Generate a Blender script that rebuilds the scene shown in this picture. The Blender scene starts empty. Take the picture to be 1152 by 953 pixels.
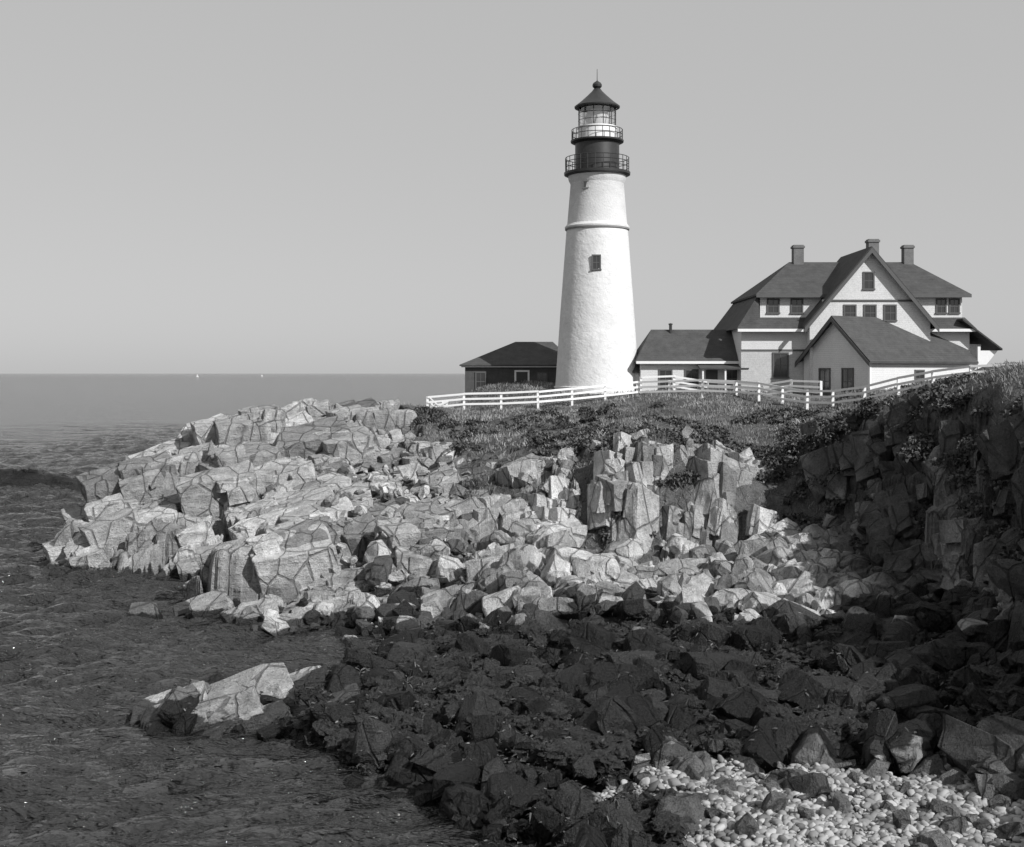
import bpy, bmesh, math, random
import numpy as np
from mathutils import Vector, Matrix
from mathutils import noise as mn
random.seed(7); rng=np.random.default_rng(11)
sc=bpy.context.scene
CAMZ=10.5; F=1100.0
def px_world(a,b,d):
    """pixel column, pixel row and depth -> world xyz"""
    return ((a-576)/F*d, d, CAMZ-(b-422)/F*d)

# ------------------------------------------------------------------ noise
def hsh(ix,iy,s):
    h=(ix.astype(np.int64)*374761393+iy.astype(np.int64)*668265263+s*974634777)&0xffffffff
    h=((h^(h>>13))*1274126177)&0xffffffff
    h=((h^(h>>16))*2246822519)&0xffffffff
    return ((h^(h>>15))&0xffffff)/float(0x1000000)
def vn(x,y,s):
    ix=np.floor(x);iy=np.floor(y);fx=x-ix;fy=y-iy
    fx=fx*fx*(3-2*fx);fy=fy*fy*(3-2*fy)
    a=hsh(ix,iy,s);b=hsh(ix+1,iy,s);c=hsh(ix,iy+1,s);d=hsh(ix+1,iy+1,s)
    return (a*(1-fx)+b*fx)*(1-fy)+(c*(1-fx)+d*fx)*fy
def fbm(x,y,s,o=4):
    r=0;a=.5;n=0
    for i in range(o):
        r=r+a*vn(x*2**i+17.3*i,y*2**i-9.1*i,s+i);n+=a;a*=.5
    return r/n
def sst(a,b,x):
    t=np.clip((x-a)/(b-a),0,1);return t*t*(3-2*t)
def cells(x,y,ang,sx,sy,seed,jit=.85):
    c,s=math.cos(ang),math.sin(ang)
    u=(x*c+y*s)/sx;v=(-x*s+y*c)/sy
    iu=np.floor(u);iv=np.floor(v)
    f1=np.full(u.shape,9.);f2=np.full(u.shape,9.)
    cu=np.zeros(u.shape);cv=np.zeros(u.shape);r1=np.zeros(u.shape);r2=np.zeros(u.shape);r3=np.zeros(u.shape)
    for i in(-1,0,1):
        for j in(-1,0,1):
            a=iu+i;b=iv+j
            pu=a+.5+jit*(hsh(a,b,seed)-.5);pv=b+.5+jit*(hsh(a,b,seed+1)-.5)
            d=np.maximum(np.abs(pu-u),np.abs(pv-v))*.6+np.hypot(pu-u,pv-v)*.4
            m=d<f1
            f2=np.where(m,f1,np.minimum(f2,d))
            f1=np.where(m,d,f1)
            cu=np.where(m,pu,cu);cv=np.where(m,pv,cv)
            r1=np.where(m,hsh(a,b,seed+2),r1);r2=np.where(m,hsh(a,b,seed+3),r2);r3=np.where(m,hsh(a,b,seed+4),r3)
    cu=cu*sx;cv=cv*sy
    return cu*c-cv*s,cu*s+cv*c,f2-f1,r1,r2,r3

# ------------------------------------------------------------------ terrain control points
S=[ # left slabs
(163,602,64.2),(220,605,63),(295,610,61.5),(170,572,65.5),(188,552,66.5),(212,515,71),(235,503,74),(262,490,76),(266,470,77.5),(300,465,79),(350,471,79),
(362,460,81),(400,449,84),(430,455,84),(480,450,86),(500,456,86),
(220,568,64.2),(240,525,68.5),(300,498,71.5),(300,555,63.8),(350,515,68),(350,562,61.5),(400,480,76),(400,535,65),
(292,645,51.8),(300,612,53.0),(330,578,55),(345,567,59),(400,570,57),(400,640,51),(400,600,53.0),(330,600,53.4),
(450,540,62),(450,500,70),(450,600,54),(450,650,49.8),(520,480,76),(520,540,62),(520,600,54),(520,640,50),(520,690,42),
(570,470,78),(590,500,68),(590,560,60),(590,600,55),(600,640,48.5),(640,470,74),(640,497,62.5),(640,480,68),(640,590,58),(640,625,51.5),
(690,465,72),(690,490,60.2),(690,478,65),(700,600,57),(700,625,51),(700,700,39),(740,497,60),(740,480,66),(770,508,60),(740,600,57.3),(775,600,57),(800,500,66),(800,560,58.5),(800,605,54),
(840,500,67),(850,560,58),(845,605,52),
# plateau
(560,455,88),(600,453,87),(650,445,90),(650,438,96),(690,440,92),(750,437,92),(780,441,85),(830,452,80),(870,459,76),(900,450,72),(940,441,70),(1000,434,68),
(740,462,78),(800,470,73),(840,466,70),(840,444,88),(900,441,88),(1000,434,95),(580,438,104),(535,440,100),(1026,411,82),(760,440,100),(690,436,105),
# cove floor
(880,640,46),(800,640,47.5),(800,700,39.5),(900,700,38.5),(980,700,37.5),(800,780,31),(900,780,30.5),(700,800,29),(850,830,27),(1000,800,28.8),
(600,700,40.5),(600,780,31.7),(520,740,35.3),(450,745,35.6),(330,738,36.4),(450,795,30.8)]
P=[px_world(*s) for s in S]
P+=[ # right hand cliff (plan x, y, z)
(16.2,62,8.0),(17.3,58,8.6),(18.3,54,9.1),(19.0,50,9.3),(19.4,45,9.4),(19.2,40,9.4),(18.4,34,9.0),(17.8,28,7.8),(17.6,20,6.5),(18,12,6.5),(25,10,8.5),(25,45,9.5),(30,60,9.6),(27,30,9.0),(40,40,9.8),(60,60,10.0),(36,72,9.7),(24,60,9.3),
(14.8,58.5,3.0),(15.7,55,2.5),(16.6,51,2.3),(17.1,47,2.1),(17.2,43,2.0),(16.8,38,1.9),(15.6,33,1.8),(14.9,28,1.7),(14.3,20,1.8),(14.4,12,2),
(18.3,45,6.7),(18.1,39,6.7),(17.9,51,6.7),(16.3,56,6.5),(17.0,33,5.5),(16.4,26,4.5),
# near shore
(-6,22,-.8),(-1.5,22,-.1),(2,21,.3),(5,22,.45),(10,21,.7),(12.5,24,.9),(0,12,.6),(8,12,1.0),(-6,12,-.2),(-12,12,-1.6),(0,2,8.7),(0,-8,9.2),(0,7,2.6),(10,2,8.9),(12,-8,9.5),(-10,3,6.5),(-14,-8,8),(-20,3,-1),(20,0,9),(-30,-10,-1.5),
(8,7,2.4),(-6,8,1),
# sea bed
(-13.5,41,-1.4),(-13,47,-1.0),(-16,53,-1.2),(-18,57,-1.5),(-26,62,-1.8),(-20,45,-2.2),(-14,31.5,-1.4),(-10,41,-.7),(-8.5,43.5,-.5),(-9,28,-1.4),(-7,31,-.7),(-10.5,33,-1.2),(-8.2,33,-.7),(-6.5,26.5,-.9),(-18,36,-2),(-13.2,37,-1.3),(-16,22,-2.2),(-28,50,-2.5),(-40,60,-3),(-30,30,-3),(-50,20,-3),
(-27,70,-1.4),(-27.5,76,-1.8),(-25.5,82,-1.6),(-22,87,-1.4),(-17,91,-1.4),(-12,95,-1.4),(-10,101,-1.4),(-8,108,-1.4),(0,115,-1),(15,122,0),(40,130,0),(70,130,0),(-35,90,-3),(-25,110,-3),(-50,100,-3),(-55,130,-3),
(-5.5,96,7.2),(-3,106,7.6),(3,109,8),(20,110,8.8),(45,110,9.2),(60,90,10.0),(75,75,10.2),(45,88,9.9),(36,88,9.5),
(-9.4,37.6,1.0),(-10.6,37.0,.75),(-8.3,36.8,.8),(-9.6,35.6,.25),(-6.5,37,.1),(-5.3,34.5,.12),
]
P=np.array(P)
Pxy=P[:,:2]
D=np.hypot(Pxy[:,None,0]-Pxy[None,:,0],Pxy[:,None,1]-Pxy[None,:,1])
W=np.linalg.solve(D+np.eye(len(P))*-0.02,P[:,2]-P[:,2].mean())
def H0(x,y):
    sh=x.shape;x=x.ravel();y=y.ravel();out=np.empty(x.shape)
    for i in range(0,len(x),60000):
        a=x[i:i+60000,None];b=y[i:i+60000,None]
        out[i:i+60000]=np.sqrt((a-Pxy[:,0])**2+(b-Pxy[:,1])**2)@W
    return (out+P[:,2].mean()).reshape(sh)
def axis(segs):
    o=[]
    for a,b,st in segs: o+=list(np.arange(a,b-1e-6,st))
    o.append(segs[-1][1]);return np.array(o)
AX=axis([(-70,-34,2.),(-34,-26,.4),(-26,22,.1),(22,30,.25),(30,60,.8),(60,120,4)])
AY=axis([(-30,10,1.5),(10,20,.4),(20,60,.095),(60,92,.13),(92,110,.5),(110,150,3)])
GX,GY=np.meshgrid(AX,AY)
HB=H0(GX,GY)
def samp(A,x,y):
    fx=np.clip(np.interp(x,AX,np.arange(len(AX))),0,len(AX)-1.001);fy=np.clip(np.interp(y,AY,np.arange(len(AY))),0,len(AY)-1.001)
    ix=fx.astype(int);iy=fy.astype(int);fx=fx-ix;fy=fy-iy
    return (A[iy,ix]*(1-fx)+A[iy,ix+1]*fx)*(1-fy)+(A[iy+1,ix]*(1-fx)+A[iy+1,ix+1]*fx)*fy

# masks --------------------------------------------------------------
fX=[-40,-9,-5.5,-1,2.7,6.0,10.4,13.4,15.7,16.2];fY=[140,88,77,69.5,65,62.2,62.0,62,62,61]
gY=[-30,0,20,28,34,42,50,54,58,63,200];gX=[20,19,17.9,18.6,19.4,20,19.4,18.5,17.4,16,15.7]
def grassmask(x,y):
    n=(fbm(x*.35,y*.35,50,3)-.5)*8+(fbm(x*1.3,y*1.3,55,2)-.5)*3
    fl=np.interp(x,fX,fY)
    a=sst(-.6,.6,y+n*sst(59,66,y)-fl)*(x<=16.2)
    b=sst(-.4,.4,x+n*.2-np.interp(y,gY,gX))
    m=np.maximum(a,b)
    gul=np.exp(-(((x-14.2)/1.9)**2+((y-61)/6)**2))
    m=np.maximum(m,sst(.45,.6,gul+(n*.04)))
    m=np.maximum(m,sst(.57,.62,fbm(x*.5,y*.5,57,3))*sst(-9,-6,y-fl)*(x>-6)*(x<=16.2)*sst(54,58,y))
    return m
def pebmask(x,y):
    n=(fbm(x*.45,y*.45,90,3)-.5)*5
    m=np.minimum(np.minimum(x+n-3.2,13.2-x+n),31.0+n*.6+(x-8)*.1-y)
    m=np.minimum(m,y+n-22.5)
    return sst(-.3,.3,m)
def weedlevel(x,y):
    cove=sst(-7.6,-4.5,x)*sst(49.8,43,y+(fbm(x*.25,y*.25,66,3)-.5)*10)
    z=.4+1.95*cove+.25*sst(-3,4,x)*sst(60,50,y)-.05*sst(-6,-9,x)*sst(46,43,y)
    z=z+(fbm(x*.5,y*.5,70,4)-.5)*2.0*np.clip(cove+.2,0,1)
    return z
def weedamt(x,y,z,off=0):
    w=sst(-.12,.18,weedlevel(x,y)-z+off)
    return w*(1-pebmask(x,y))

G=grassmask(GX,GY)
PB=pebmask(GX,GY)
R=1-G
left=sst(3,-4,GX)*sst(46,52,GY)
q=(HB-.25*GX-.10*GY+ .7*fbm(GX*.25,GY*.25,5,3))/1.9
t=q-np.floor(q); terr=(np.floor(q)+sst(.62,.9,t))*1.9+.25*GX+.10*GY-.7*fbm(GX*.25,GY*.25,5,3)
HT=HB+(terr-HB)*.95*left*R
wx=GX+(fbm(GX*.3,GY*.3,3,3)-.5)*2.0; wy=GY+(fbm(GX*.3+40,GY*.3,4,3)-.5)*2.0
c1=cells(wx,wy,.45,5.0,2.8,100); c2=cells(wx,wy,.5,1.9,1.15,200); c3=cells(wx,wy,.3,.55,.42,300)
ox=GX-wx;oy=GY-wy
H1=samp(HT,c1[0]+ox,c1[1]+oy);H2=samp(HT,c2[0]+ox,c2[1]+oy);H3=samp(HT,c3[0]+ox,c3[1]+oy)
low=sst(-.2,1.6,HB)*.75+.25
am=.6+.9*left
HC=HT*.55+H1*.45+low*(c1[3]-.5)*am       # coarse block surface (big joint blocks step up and down)
Z=HT*.15+H1*.25+H2*.5+H3*.1
Z+=low*((c1[3]-.5)*am+(c2[3]-.5)*.6+(c3[3]-.5)*.12)
Z+=low*((c2[4]-.5)*.4*(wx-c2[0])+(c2[5]-.5)*.4*(wy-c2[1])+(c1[4]-.5)*.25*(wx-c1[0])+(c1[5]-.5)*.25*(wy-c1[1]))
CR=np.exp(-(c1[2]/.085)**2)
Z-=2.1*low*CR+.3*low*np.exp(-(c2[2]/.07)**2)
Z+=(fbm(GX*2.5,GY*2.5,8,3)-.5)*.2
Rk=R*(1-PB)
ZG=HB+(fbm(GX*.6,GY*.6,20,4)-.5)*.7
flat=np.exp(-(((GX-7)/9)**2+((GY-97)/5)**2))
ZG=HB+(ZG-HB)*(1-.8*np.clip(flat,0,1))
ZP=HB+(fbm(GX*.8,GY*.8,21,3)-.5)*.3
ZZ=Z*Rk+ZG*(1-R)+ZP*(R*PB)
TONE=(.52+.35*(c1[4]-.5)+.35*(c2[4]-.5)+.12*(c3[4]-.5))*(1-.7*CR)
def cliff_shade_rock_tone(x,y):  # right cliff's shade painted into the tone; low left rocks also darker
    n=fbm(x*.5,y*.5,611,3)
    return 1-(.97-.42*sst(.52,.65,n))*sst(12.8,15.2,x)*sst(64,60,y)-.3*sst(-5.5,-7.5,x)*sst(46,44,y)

def mk(name,V,tri=None,quad=None,attrs={},mat=None,smooth=False,parent=None):
    me=bpy.data.meshes.new(name)
    V=np.asarray(V,dtype=np.float32)
    me.vertices.add(len(V));me.vertices.foreach_set('co',V.ravel())
    idx=[];tot=[]
    if quad is not None and len(quad): idx.append(np.asarray(quad).ravel());tot.append(np.full(len(quad),4))
    if tri is not None and len(tri): idx.append(np.asarray(tri).ravel());tot.append(np.full(len(tri),3))
    idx=np.concatenate(idx).astype(np.int32);tot=np.concatenate(tot).astype(np.int32)
    st=np.concatenate([[0],np.cumsum(tot)[:-1]]).astype(np.int32)
    me.loops.add(len(idx));me.loops.foreach_set('vertex_index',idx)
    me.polygons.add(len(tot));me.polygons.foreach_set('loop_start',st);me.polygons.foreach_set('loop_total',tot)
    me.polygons.foreach_set('use_smooth',np.full(len(tot),smooth))
    for k,a in attrs.items():
        at=me.attributes.new(k,'FLOAT','POINT');at.data.foreach_set('value',np.asarray(a,dtype=np.float32).ravel())
    me.update(calc_edges=True)
    ob=bpy.data.objects.new(name,me);sc.collection.objects.link(ob)
    if mat: me.materials.append(mat)
    if parent: ob.parent=parent
    return ob

# ------------------------------------------------------------------ materials
def nm(name):
    m=bpy.data.materials.new(name);m.use_nodes=True;nt=m.node_tree
    return m,nt,nt.nodes['Principled BSDF']
def math2(nt,op,a,b,clamp=False):
    n=nt.nodes.new('ShaderNodeMath');n.operation=op;n.use_clamp=clamp
    for i,v in enumerate((a,b)):
        if v is None: continue
        if isinstance(v,(int,float)): n.inputs[i].default_value=v
        else: nt.links.new(v,n.inputs[i])
    return n.outputs[0]
def noise(nt,scale,detail=6,rough=.6,vec=None):
    n=nt.nodes.new('ShaderNodeTexNoise');n.inputs['Scale'].default_value=scale;n.inputs['Detail'].default_value=detail;n.inputs['Roughness'].default_value=rough
    if vec is not None: nt.links.new(vec,n.inputs['Vector'])
    return n.outputs['Fac']
def mapr(nt,v,a,b,c,d):
    n=nt.nodes.new('ShaderNodeMapRange');n.clamp=True
    nt.links.new(v,n.inputs[0])
    for i,x in enumerate((a,b,c,d)): n.inputs[i+1].default_value=x
    return n.outputs[0]
def mixv(nt,f,a,b):
    n=nt.nodes.new('ShaderNodeMix');n.data_type='FLOAT'
    for i,v in((0,f),(2,a),(3,b)):
        if isinstance(v,(int,float)): n.inputs[i].default_value=v
        else: nt.links.new(v,n.inputs[i])
    return n.outputs[0]
def bump(nt,h,dist,strength,normal=None):
    b=nt.nodes.new('ShaderNodeBump');b.inputs['Strength'].default_value=strength;b.inputs['Distance'].default_value=dist
    nt.links.new(h,b.inputs['Height'])
    if normal is not None: nt.links.new(normal,b.inputs['Normal'])
    return b.outputs[0]
def posvec(nt,scale=(1,1,1),rot=(0,0,0)):
    g=nt.nodes.new('ShaderNodeNewGeometry')
    m=nt.nodes.new('ShaderNodeMapping');m.inputs['Scale'].default_value=scale;m.inputs['Rotation'].default_value=rot
    nt.links.new(g.outputs['Position'],m.inputs['Vector']);return m.outputs[0]
def attr(nt,n):
    a=nt.nodes.new('ShaderNodeAttribute');a.attribute_name=n;return a.outputs['Fac']
def grey(nt,v,p):
    cc=nt.nodes.new('ShaderNodeCombineColor')
    for i in range(3): nt.links.new(v,cc.inputs[i])
    nt.links.new(cc.outputs[0],p.inputs['Base Color'])

def rock_material():
    m,nt,p=nm('weathered_rock')
    pv=posvec(nt)
    g=nt.nodes.new('ShaderNodeNewGeometry');sx=nt.nodes.new('ShaderNodeSeparateXYZ');nt.links.new(g.outputs['Position'],sx.inputs[0])
    zone=mapr(nt,sx.outputs[0],-3,1,0,1)
    st=posvec(nt,(.3,.6,2.2),(.15,.42,.3))
    sv_=posvec(nt,(2.0,1.7,.4),(.1,-.14,.4))
    mixn=nt.nodes.new('ShaderNodeMix');mixn.data_type='VECTOR'
    nt.links.new(zone,mixn.inputs[0]);nt.links.new(st,mixn.inputs[4]);nt.links.new(sv_,mixn.inputs[5])
    strata=noise(nt,.9,5,.66,mixn.outputs[1])
    mid=noise(nt,1.7,6,.66,pv);fine=noise(nt,15,4,.7,pv)
    # straight, broken joint fissures
    vo=nt.nodes.new('ShaderNodeTexVoronoi');vo.feature='DISTANCE_TO_EDGE';vo.inputs['Scale'].default_value=.55;vo.inputs['Randomness'].default_value=.9
    nt.links.new(posvec(nt,(1.5,1.5,.8),(.25,.4,.35)),vo.inputs['Vector'])
    cw=mapr(nt,mid,.38,.62,.0,.035)
    cb=math2(nt,'SUBTRACT',vo.outputs['Distance'],cw)
    cr=mapr(nt,cb,-.01,.02,0,1)
    tone=attr(nt,'tone')
    v=mapr(nt,strata,.3,.7,.38,.58)
    v=math2(nt,'MULTIPLY',v,mapr(nt,mid,.3,.7,.64,1.28))
    v=math2(nt,'MULTIPLY',v,mapr(nt,fine,.3,.7,.74,1.24))
    v=math2(nt,'MULTIPLY',v,mapr(nt,tone,0,1,.16,1.4))
    v=math2(nt,'MULTIPLY',v,mapr(nt,cr,0,1,.5,1))
    weed=attr(nt,'weed')
    wm=math2(nt,'ADD',weed,mapr(nt,mid,.3,.7,-.35,.35))
    wm=mapr(nt,wm,.4,.6,0,1)
    wcol=mapr(nt,math2(nt,'MULTIPLY',fine,tone),.08,.5,.012,.10)
    grass=attr(nt,'grass')
    gm=math2(nt,'ADD',grass,mapr(nt,mid,.3,.7,-.45,.45))
    gm=mapr(nt,gm,.42,.58,0,1)
    gcol=math2(nt,'MULTIPLY',mapr(nt,mid,.3,.7,.07,.17),mapr(nt,fine,.3,.7,.6,1.4))
    v=mixv(nt,gm,v,gcol)
    v=mixv(nt,wm,v,wcol)
    grey(nt,v,p)
    nt.links.new(mixv(nt,wm,.9,.45),p.inputs['Roughness'])
    p.inputs['Specular IOR Level'].default_value=.3
    b1=bump(nt,strata,.6,.85);b2=bump(nt,mid,.4,.9,b1);b3=bump(nt,fine,.075,1,b2);b4=bump(nt,cr,.16,.9,b3)
    nt.links.new(b4,p.inputs['Normal'])
    return m
ROCK=rock_material()
def simple(name,col,rough=.7,var=.15,scale=6,bmp=0,bscale=20,spec=.3,metal=0,vscale=(1,1,1)):
    m,nt,p=nm(name)
    tc=nt.nodes.new('ShaderNodeTexCoord');mp=nt.nodes.new('ShaderNodeMapping');mp.inputs['Scale'].default_value=vscale
    nt.links.new(tc.outputs['Object'],mp.inputs['Vector'])
    n=noise(nt,scale,6,.65,mp.outputs[0])
    grey(nt,mapr(nt,n,.3,.7,col*(1-var),col*(1+var)),p)
    p.inputs['Roughness'].default_value=rough;p.inputs['Specular IOR Level'].default_value=spec;p.inputs['Metallic'].default_value=metal
    if bmp: nt.links.new(bump(nt,noise(nt,bscale,5,.65,mp.outputs[0]),bmp,1),p.inputs['Normal'])
    return m
def banded(name,col,period,depth,var=.2,dark=.7):
    m,nt,p=nm(name)
    tc=nt.nodes.new('ShaderNodeTexCoord')
    sep=nt.nodes.new('ShaderNodeSeparateXYZ');nt.links.new(tc.outputs['Object'],sep.inputs[0])
    f=math2(nt,'FRACT',math2(nt,'DIVIDE',sep.outputs[2],period),None)
    line=mapr(nt,f,0,.14,0,1)
    n=noise(nt,1.4,6,.7,tc.outputs['Object']);n2=noise(nt,14,3,.6,tc.outputs['Object'])
    v=math2(nt,'MULTIPLY',mapr(nt,n,.3,.7,col*(1-var),col*(1+var)),mapr(nt,n2,.3,.7,.85,1.15))
    v=math2(nt,'MULTIPLY',v,mapr(nt,line,0,1,dark,1))
    grey(nt,v,p);p.inputs['Roughness'].default_value=.8;p.inputs['Specular IOR Level'].default_value=.2
    nt.links.new(bump(nt,f,depth,1),p.inputs['Normal'])
    return m
WHITE=simple('white_plaster',.64,.8,.10,.9,.07,2.6,.2)
WHITE2=simple('white_painted_brick',.60,.8,.10,1.2,.04,7,.2)
CLAP=banded('white_clapboard',.68,.14,.02,var=.06,dark=.8)
SHING=banded('pale_shingle_wall',.5,.18,.02,var=.08,dark=.8)
ROOF=banded('roof_shingles',.07,.16,.02,var=.25,dark=.75)
BRICK=banded('dark_brick',.08,.1,.01,var=.25,dark=1.2)
TRIM=simple('dark_trim',.09,.6,.1)
WTRIM=simple('white_trim',.74,.6,.04)
BLACK=simple('black_iron',.03,.45,.2,3,spec=.5)
GLASS=simple('dark_glass',.03,.08,.2,1,spec=.8)
CHIM=banded('chimney_brick',.16,.1,.01,dark=1.3)
FENCEM=simple('white_fence_paint',.75,.6,.08,8)
def foliage(name,a,b,rough=.7):
    m,nt,p=nm(name)
    grey(nt,mapr(nt,attr(nt,'tone'),0,1,a,b),p);p.inputs['Roughness'].default_value=rough;p.inputs['Specular IOR Level'].default_value=.2
    return m
GRASSM=foliage('dry_grass',.07,.34);LEAFM=foliage('shrub_leaves',.025,.13);WEEDM=foliage('wet_seaweed',.01,.12,.4)
PEBM=foliage('beach_pebbles',.1,.42)
MATM,nt,p=nm('rockweed_mat')
pv_=posvec(nt,(1,1,.6));wn_=noise(nt,14,6,.75,pv_);grey(nt,mapr(nt,wn_,.35,.68,.008,.08),p);p.inputs['Roughness'].default_value=.45
p.inputs['Specular IOR Level'].default_value=.35
nt.links.new(bump(nt,wn_,.14,1,bump(nt,noise(nt,4,4,.6,pv_),.3,.8)),p.inputs['Normal'])

# ------------------------------------------------------------------ headland mesh
ny,nx=GX.shape
ii=np.arange(ny*nx).reshape(ny,nx)
quad=np.stack([ii[:-1,:-1],ii[:-1,1:],ii[1:,1:],ii[1:,:-1]],-1).reshape(-1,4)
V=np.stack([GX,GY,ZZ],-1).reshape(-1,3)
Wd=weedamt(GX,GY,ZZ)
Wd=np.where(ZZ<.25,1,Wd)
mk('rocky_headland',V,quad=quad,attrs={'tone':TONE*cliff_shade_rock_tone(GX,GY),'weed':Wd,'grass':G},mat=ROCK,smooth=False)
def ground(x,y):
    return float(samp(ZZ,np.array([x]),np.array([y]))[0])
gyy,gxx=np.gradient(HB,AY,AX);SL=np.hypot(gyy,gxx)

# ------------------------------------------------------------------ rock prototypes
def proto(seed,cuts,lo,hi,bev,sub,amp):
    r=random.Random(seed);bm=bmesh.new();bmesh.ops.create_cube(bm,size=1)
    for v in bm.verts: v.co+=Vector([r.uniform(-.11,.11) for _ in range(3)])
    for k in range(cuts):
        n=Vector([r.gauss(0,1) for _ in range(3)]).normalized()
        s=.5*(abs(n.x)+abs(n.y)+abs(n.z))
        bmesh.ops.bisect_plane(bm,geom=bm.verts[:]+bm.edges[:]+bm.faces[:],plane_co=n*s*r.uniform(lo,hi),plane_no=n,clear_outer=True)
        bmesh.ops.holes_fill(bm,edges=[e for e in bm.edges if e.is_boundary],sides=0)
    bmesh.ops.remove_doubles(bm,verts=bm.verts[:],dist=.02)
    if bev: bmesh.ops.bevel(bm,geom=bm.edges[:],offset=bev,segments=1,affect='EDGES',profile=.5,clamp_overlap=True)
    bmesh.ops.triangulate(bm,faces=bm.faces[:])
    if sub:
        bmesh.ops.subdivide_edges(bm,edges=bm.edges[:],cuts=sub,use_grid_fill=True)
        bmesh.ops.triangulate(bm,faces=bm.faces[:])
        for v in bm.verts: v.co+=mn.noise_vector(v.co*3+Vector((seed,0,0)))*amp+mn.noise_vector(v.co*8+Vector((seed,0,0)))*amp*.5
    bm.verts.ensure_lookup_table()
    Vv=np.array([v.co[:] for v in bm.verts]);T=np.array([[v.index for v in f.verts] for f in bm.faces]);bm.free()
    return Vv,T
BOULD=[proto(i,19,.52,.8,.035,1,.06) for i in range(18)]
SMALL=[proto(50+i,9,.55,.82,.02,0,0) for i in range(14)]
SLAB=[proto(100+i,4,.76,.96,.012,3,.036) for i in range(22)]
def lump(seed):
    bm=bmesh.new();bmesh.ops.create_icosphere(bm,subdivisions=4,radius=.5)
    for v in bm.verts:
        c=v.co.copy();f=1+.55*mn.noise(c*3+Vector((seed,3,1)))+.3*mn.noise(c*8+Vector((seed,7,1)))+.16*mn.noise(c*19+Vector((seed,7,1)));v.co=c*f
    a=np.array([v.co[:] for v in bm.verts]),np.array([[v.index for v in f.verts] for f in bm.faces]);bm.free();return a
LUMP=[lump(i*5.3) for i in range(8)]
def rotm(rx,ry,rz):
    n=len(rx);M=np.zeros((n,3,3))
    cx,sx,cy,sy,cz,sz=np.cos(rx),np.sin(rx),np.cos(ry),np.sin(ry),np.cos(rz),np.sin(rz)
    M[:,0,0]=cz*cy;M[:,0,1]=cz*sy*sx-sz*cx;M[:,0,2]=cz*sy*cx+sz*sx
    M[:,1,0]=sz*cy;M[:,1,1]=sz*sy*sx+cz*cx;M[:,1,2]=sz*sy*cx-cz*sx
    M[:,2,0]=-sy;M[:,2,1]=cy*sx;M[:,2,2]=cy*cx
    return M
def scatter(protos,pos,dims,rot,tone):
    n=len(pos);which=rng.integers(0,len(protos),n);M=rotm(rot[:,0],rot[:,1],rot[:,2])
    Vs=[];Ts=[];To=[];off=0
    for k,(pv,pt) in enumerate(protos):
        s=np.where(which==k)[0]
        if not len(s): continue
        L=pv[None]*dims[s][:,None,:]
        Wv=np.einsum('nij,nvj->nvi',M[s],L)+pos[s][:,None,:]
        m=len(pv);Vs.append(Wv.reshape(-1,3))
        Ts.append((pt[None]+(np.arange(len(s))*m)[:,None,None]+off).reshape(-1,3))
        To.append(np.repeat(tone[s],m));off+=len(s)*m
    return np.concatenate(Vs),np.concatenate(Ts),np.concatenate(To)
def rockobj(name,sets,smooth=False,vary=0):
    Vs=[];Ts=[];To=[];o=0
    for v,t,c in sets: Vs.append(v);Ts.append(t+o);To.append(c);o+=len(v)
    Vv=np.concatenate(Vs);T=np.concatenate(Ts);C=np.concatenate(To)
    off=vary*(((C*7919.0)%1.0)-.27)      # weed cover differs stone by stone
    w=weedamt(Vv[:,0],Vv[:,1],Vv[:,2],off)
    wet=1-.5*sst(.0,.6,weedlevel(Vv[:,0],Vv[:,1])-Vv[:,2])   # bare stones below high water are damp and dark
    mk(name,Vv,tri=T,attrs={'tone':C*cliff_shade_rock_tone(Vv[:,0],Vv[:,1])*(wet if vary else 1),'weed':w,'grass':np.zeros(len(Vv))},mat=ROCK,smooth=smooth)
    return Vv,w
def pts(n,x0,x1,y0,y1): return rng.uniform(x0,x1,n),rng.uniform(y0,y1,n)
sets=[]
def blocks(n,box,cond,dlo,dhi,rot,rj,sink,pw=1.6,pr=SLAB,zj=.15,keep=.25,tl=(16,16,26),zo=0,cap=None):
    x,y=pts(n,*box);h=samp(HB,x,y);s=samp(SL,x,y);g=samp(G,x,y)
    k=cond(x,y,h,s,g)&(samp(CR,x,y)<keep);x,y,h=x[k],y[k],h[k];m=len(x)
    z=samp(HC,x,y)+zo
    sc_=rng.random((m,1))**pw
    d=np.array(dlo)*(1-sc_)+np.array(dhi)*sc_;d=d*rng.uniform(.7,1.3,(m,3))
    cluster=np.stack([vn(x*.17,y*.17,301+i)-.5 for i in range(3)],-1)*np.radians(np.array(tl))
    r=np.array(rot)+cluster+rng.normal(0,1,(m,3))*np.array(rj)
    zc=z-d[:,2]*sink+rng.normal(0,zj,m)
    if cap: zc=np.minimum(zc,cap-.5*d[:,2])
    p=np.stack([x,y,zc],-1)
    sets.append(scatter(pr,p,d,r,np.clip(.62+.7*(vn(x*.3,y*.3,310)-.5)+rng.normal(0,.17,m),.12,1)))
R_=math.radians
j=(R_(2.5),R_(2.5),R_(4))
LB=(-25.5,1,50,87)
blocks(280,LB,lambda x,y,h,s,g:(h>1.2)&(g<.3),(1.8,1.5,1.8),(4.0,2.4,3.0),(R_(10),R_(-17),R_(24)),j,.42,zj=.2,tl=(14,14,20))
blocks(900,LB,lambda x,y,h,s,g:(h>.5)&(g<.3)&(rng.random(len(x))<.3+.6*np.clip(s,0,1)),(.8,.7,.6),(2.2,1.5,2.0),(R_(10),R_(-17),R_(24)),j,.38,zj=.24,tl=(14,14,20))
blocks(300,LB,lambda x,y,h,s,g:(h>.2)&(g<.5),(.3,.25,.25),(.9,.7,.6),(R_(14),R_(-20),R_(24)),(.2,.2,.4),.15,keep=2)
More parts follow.
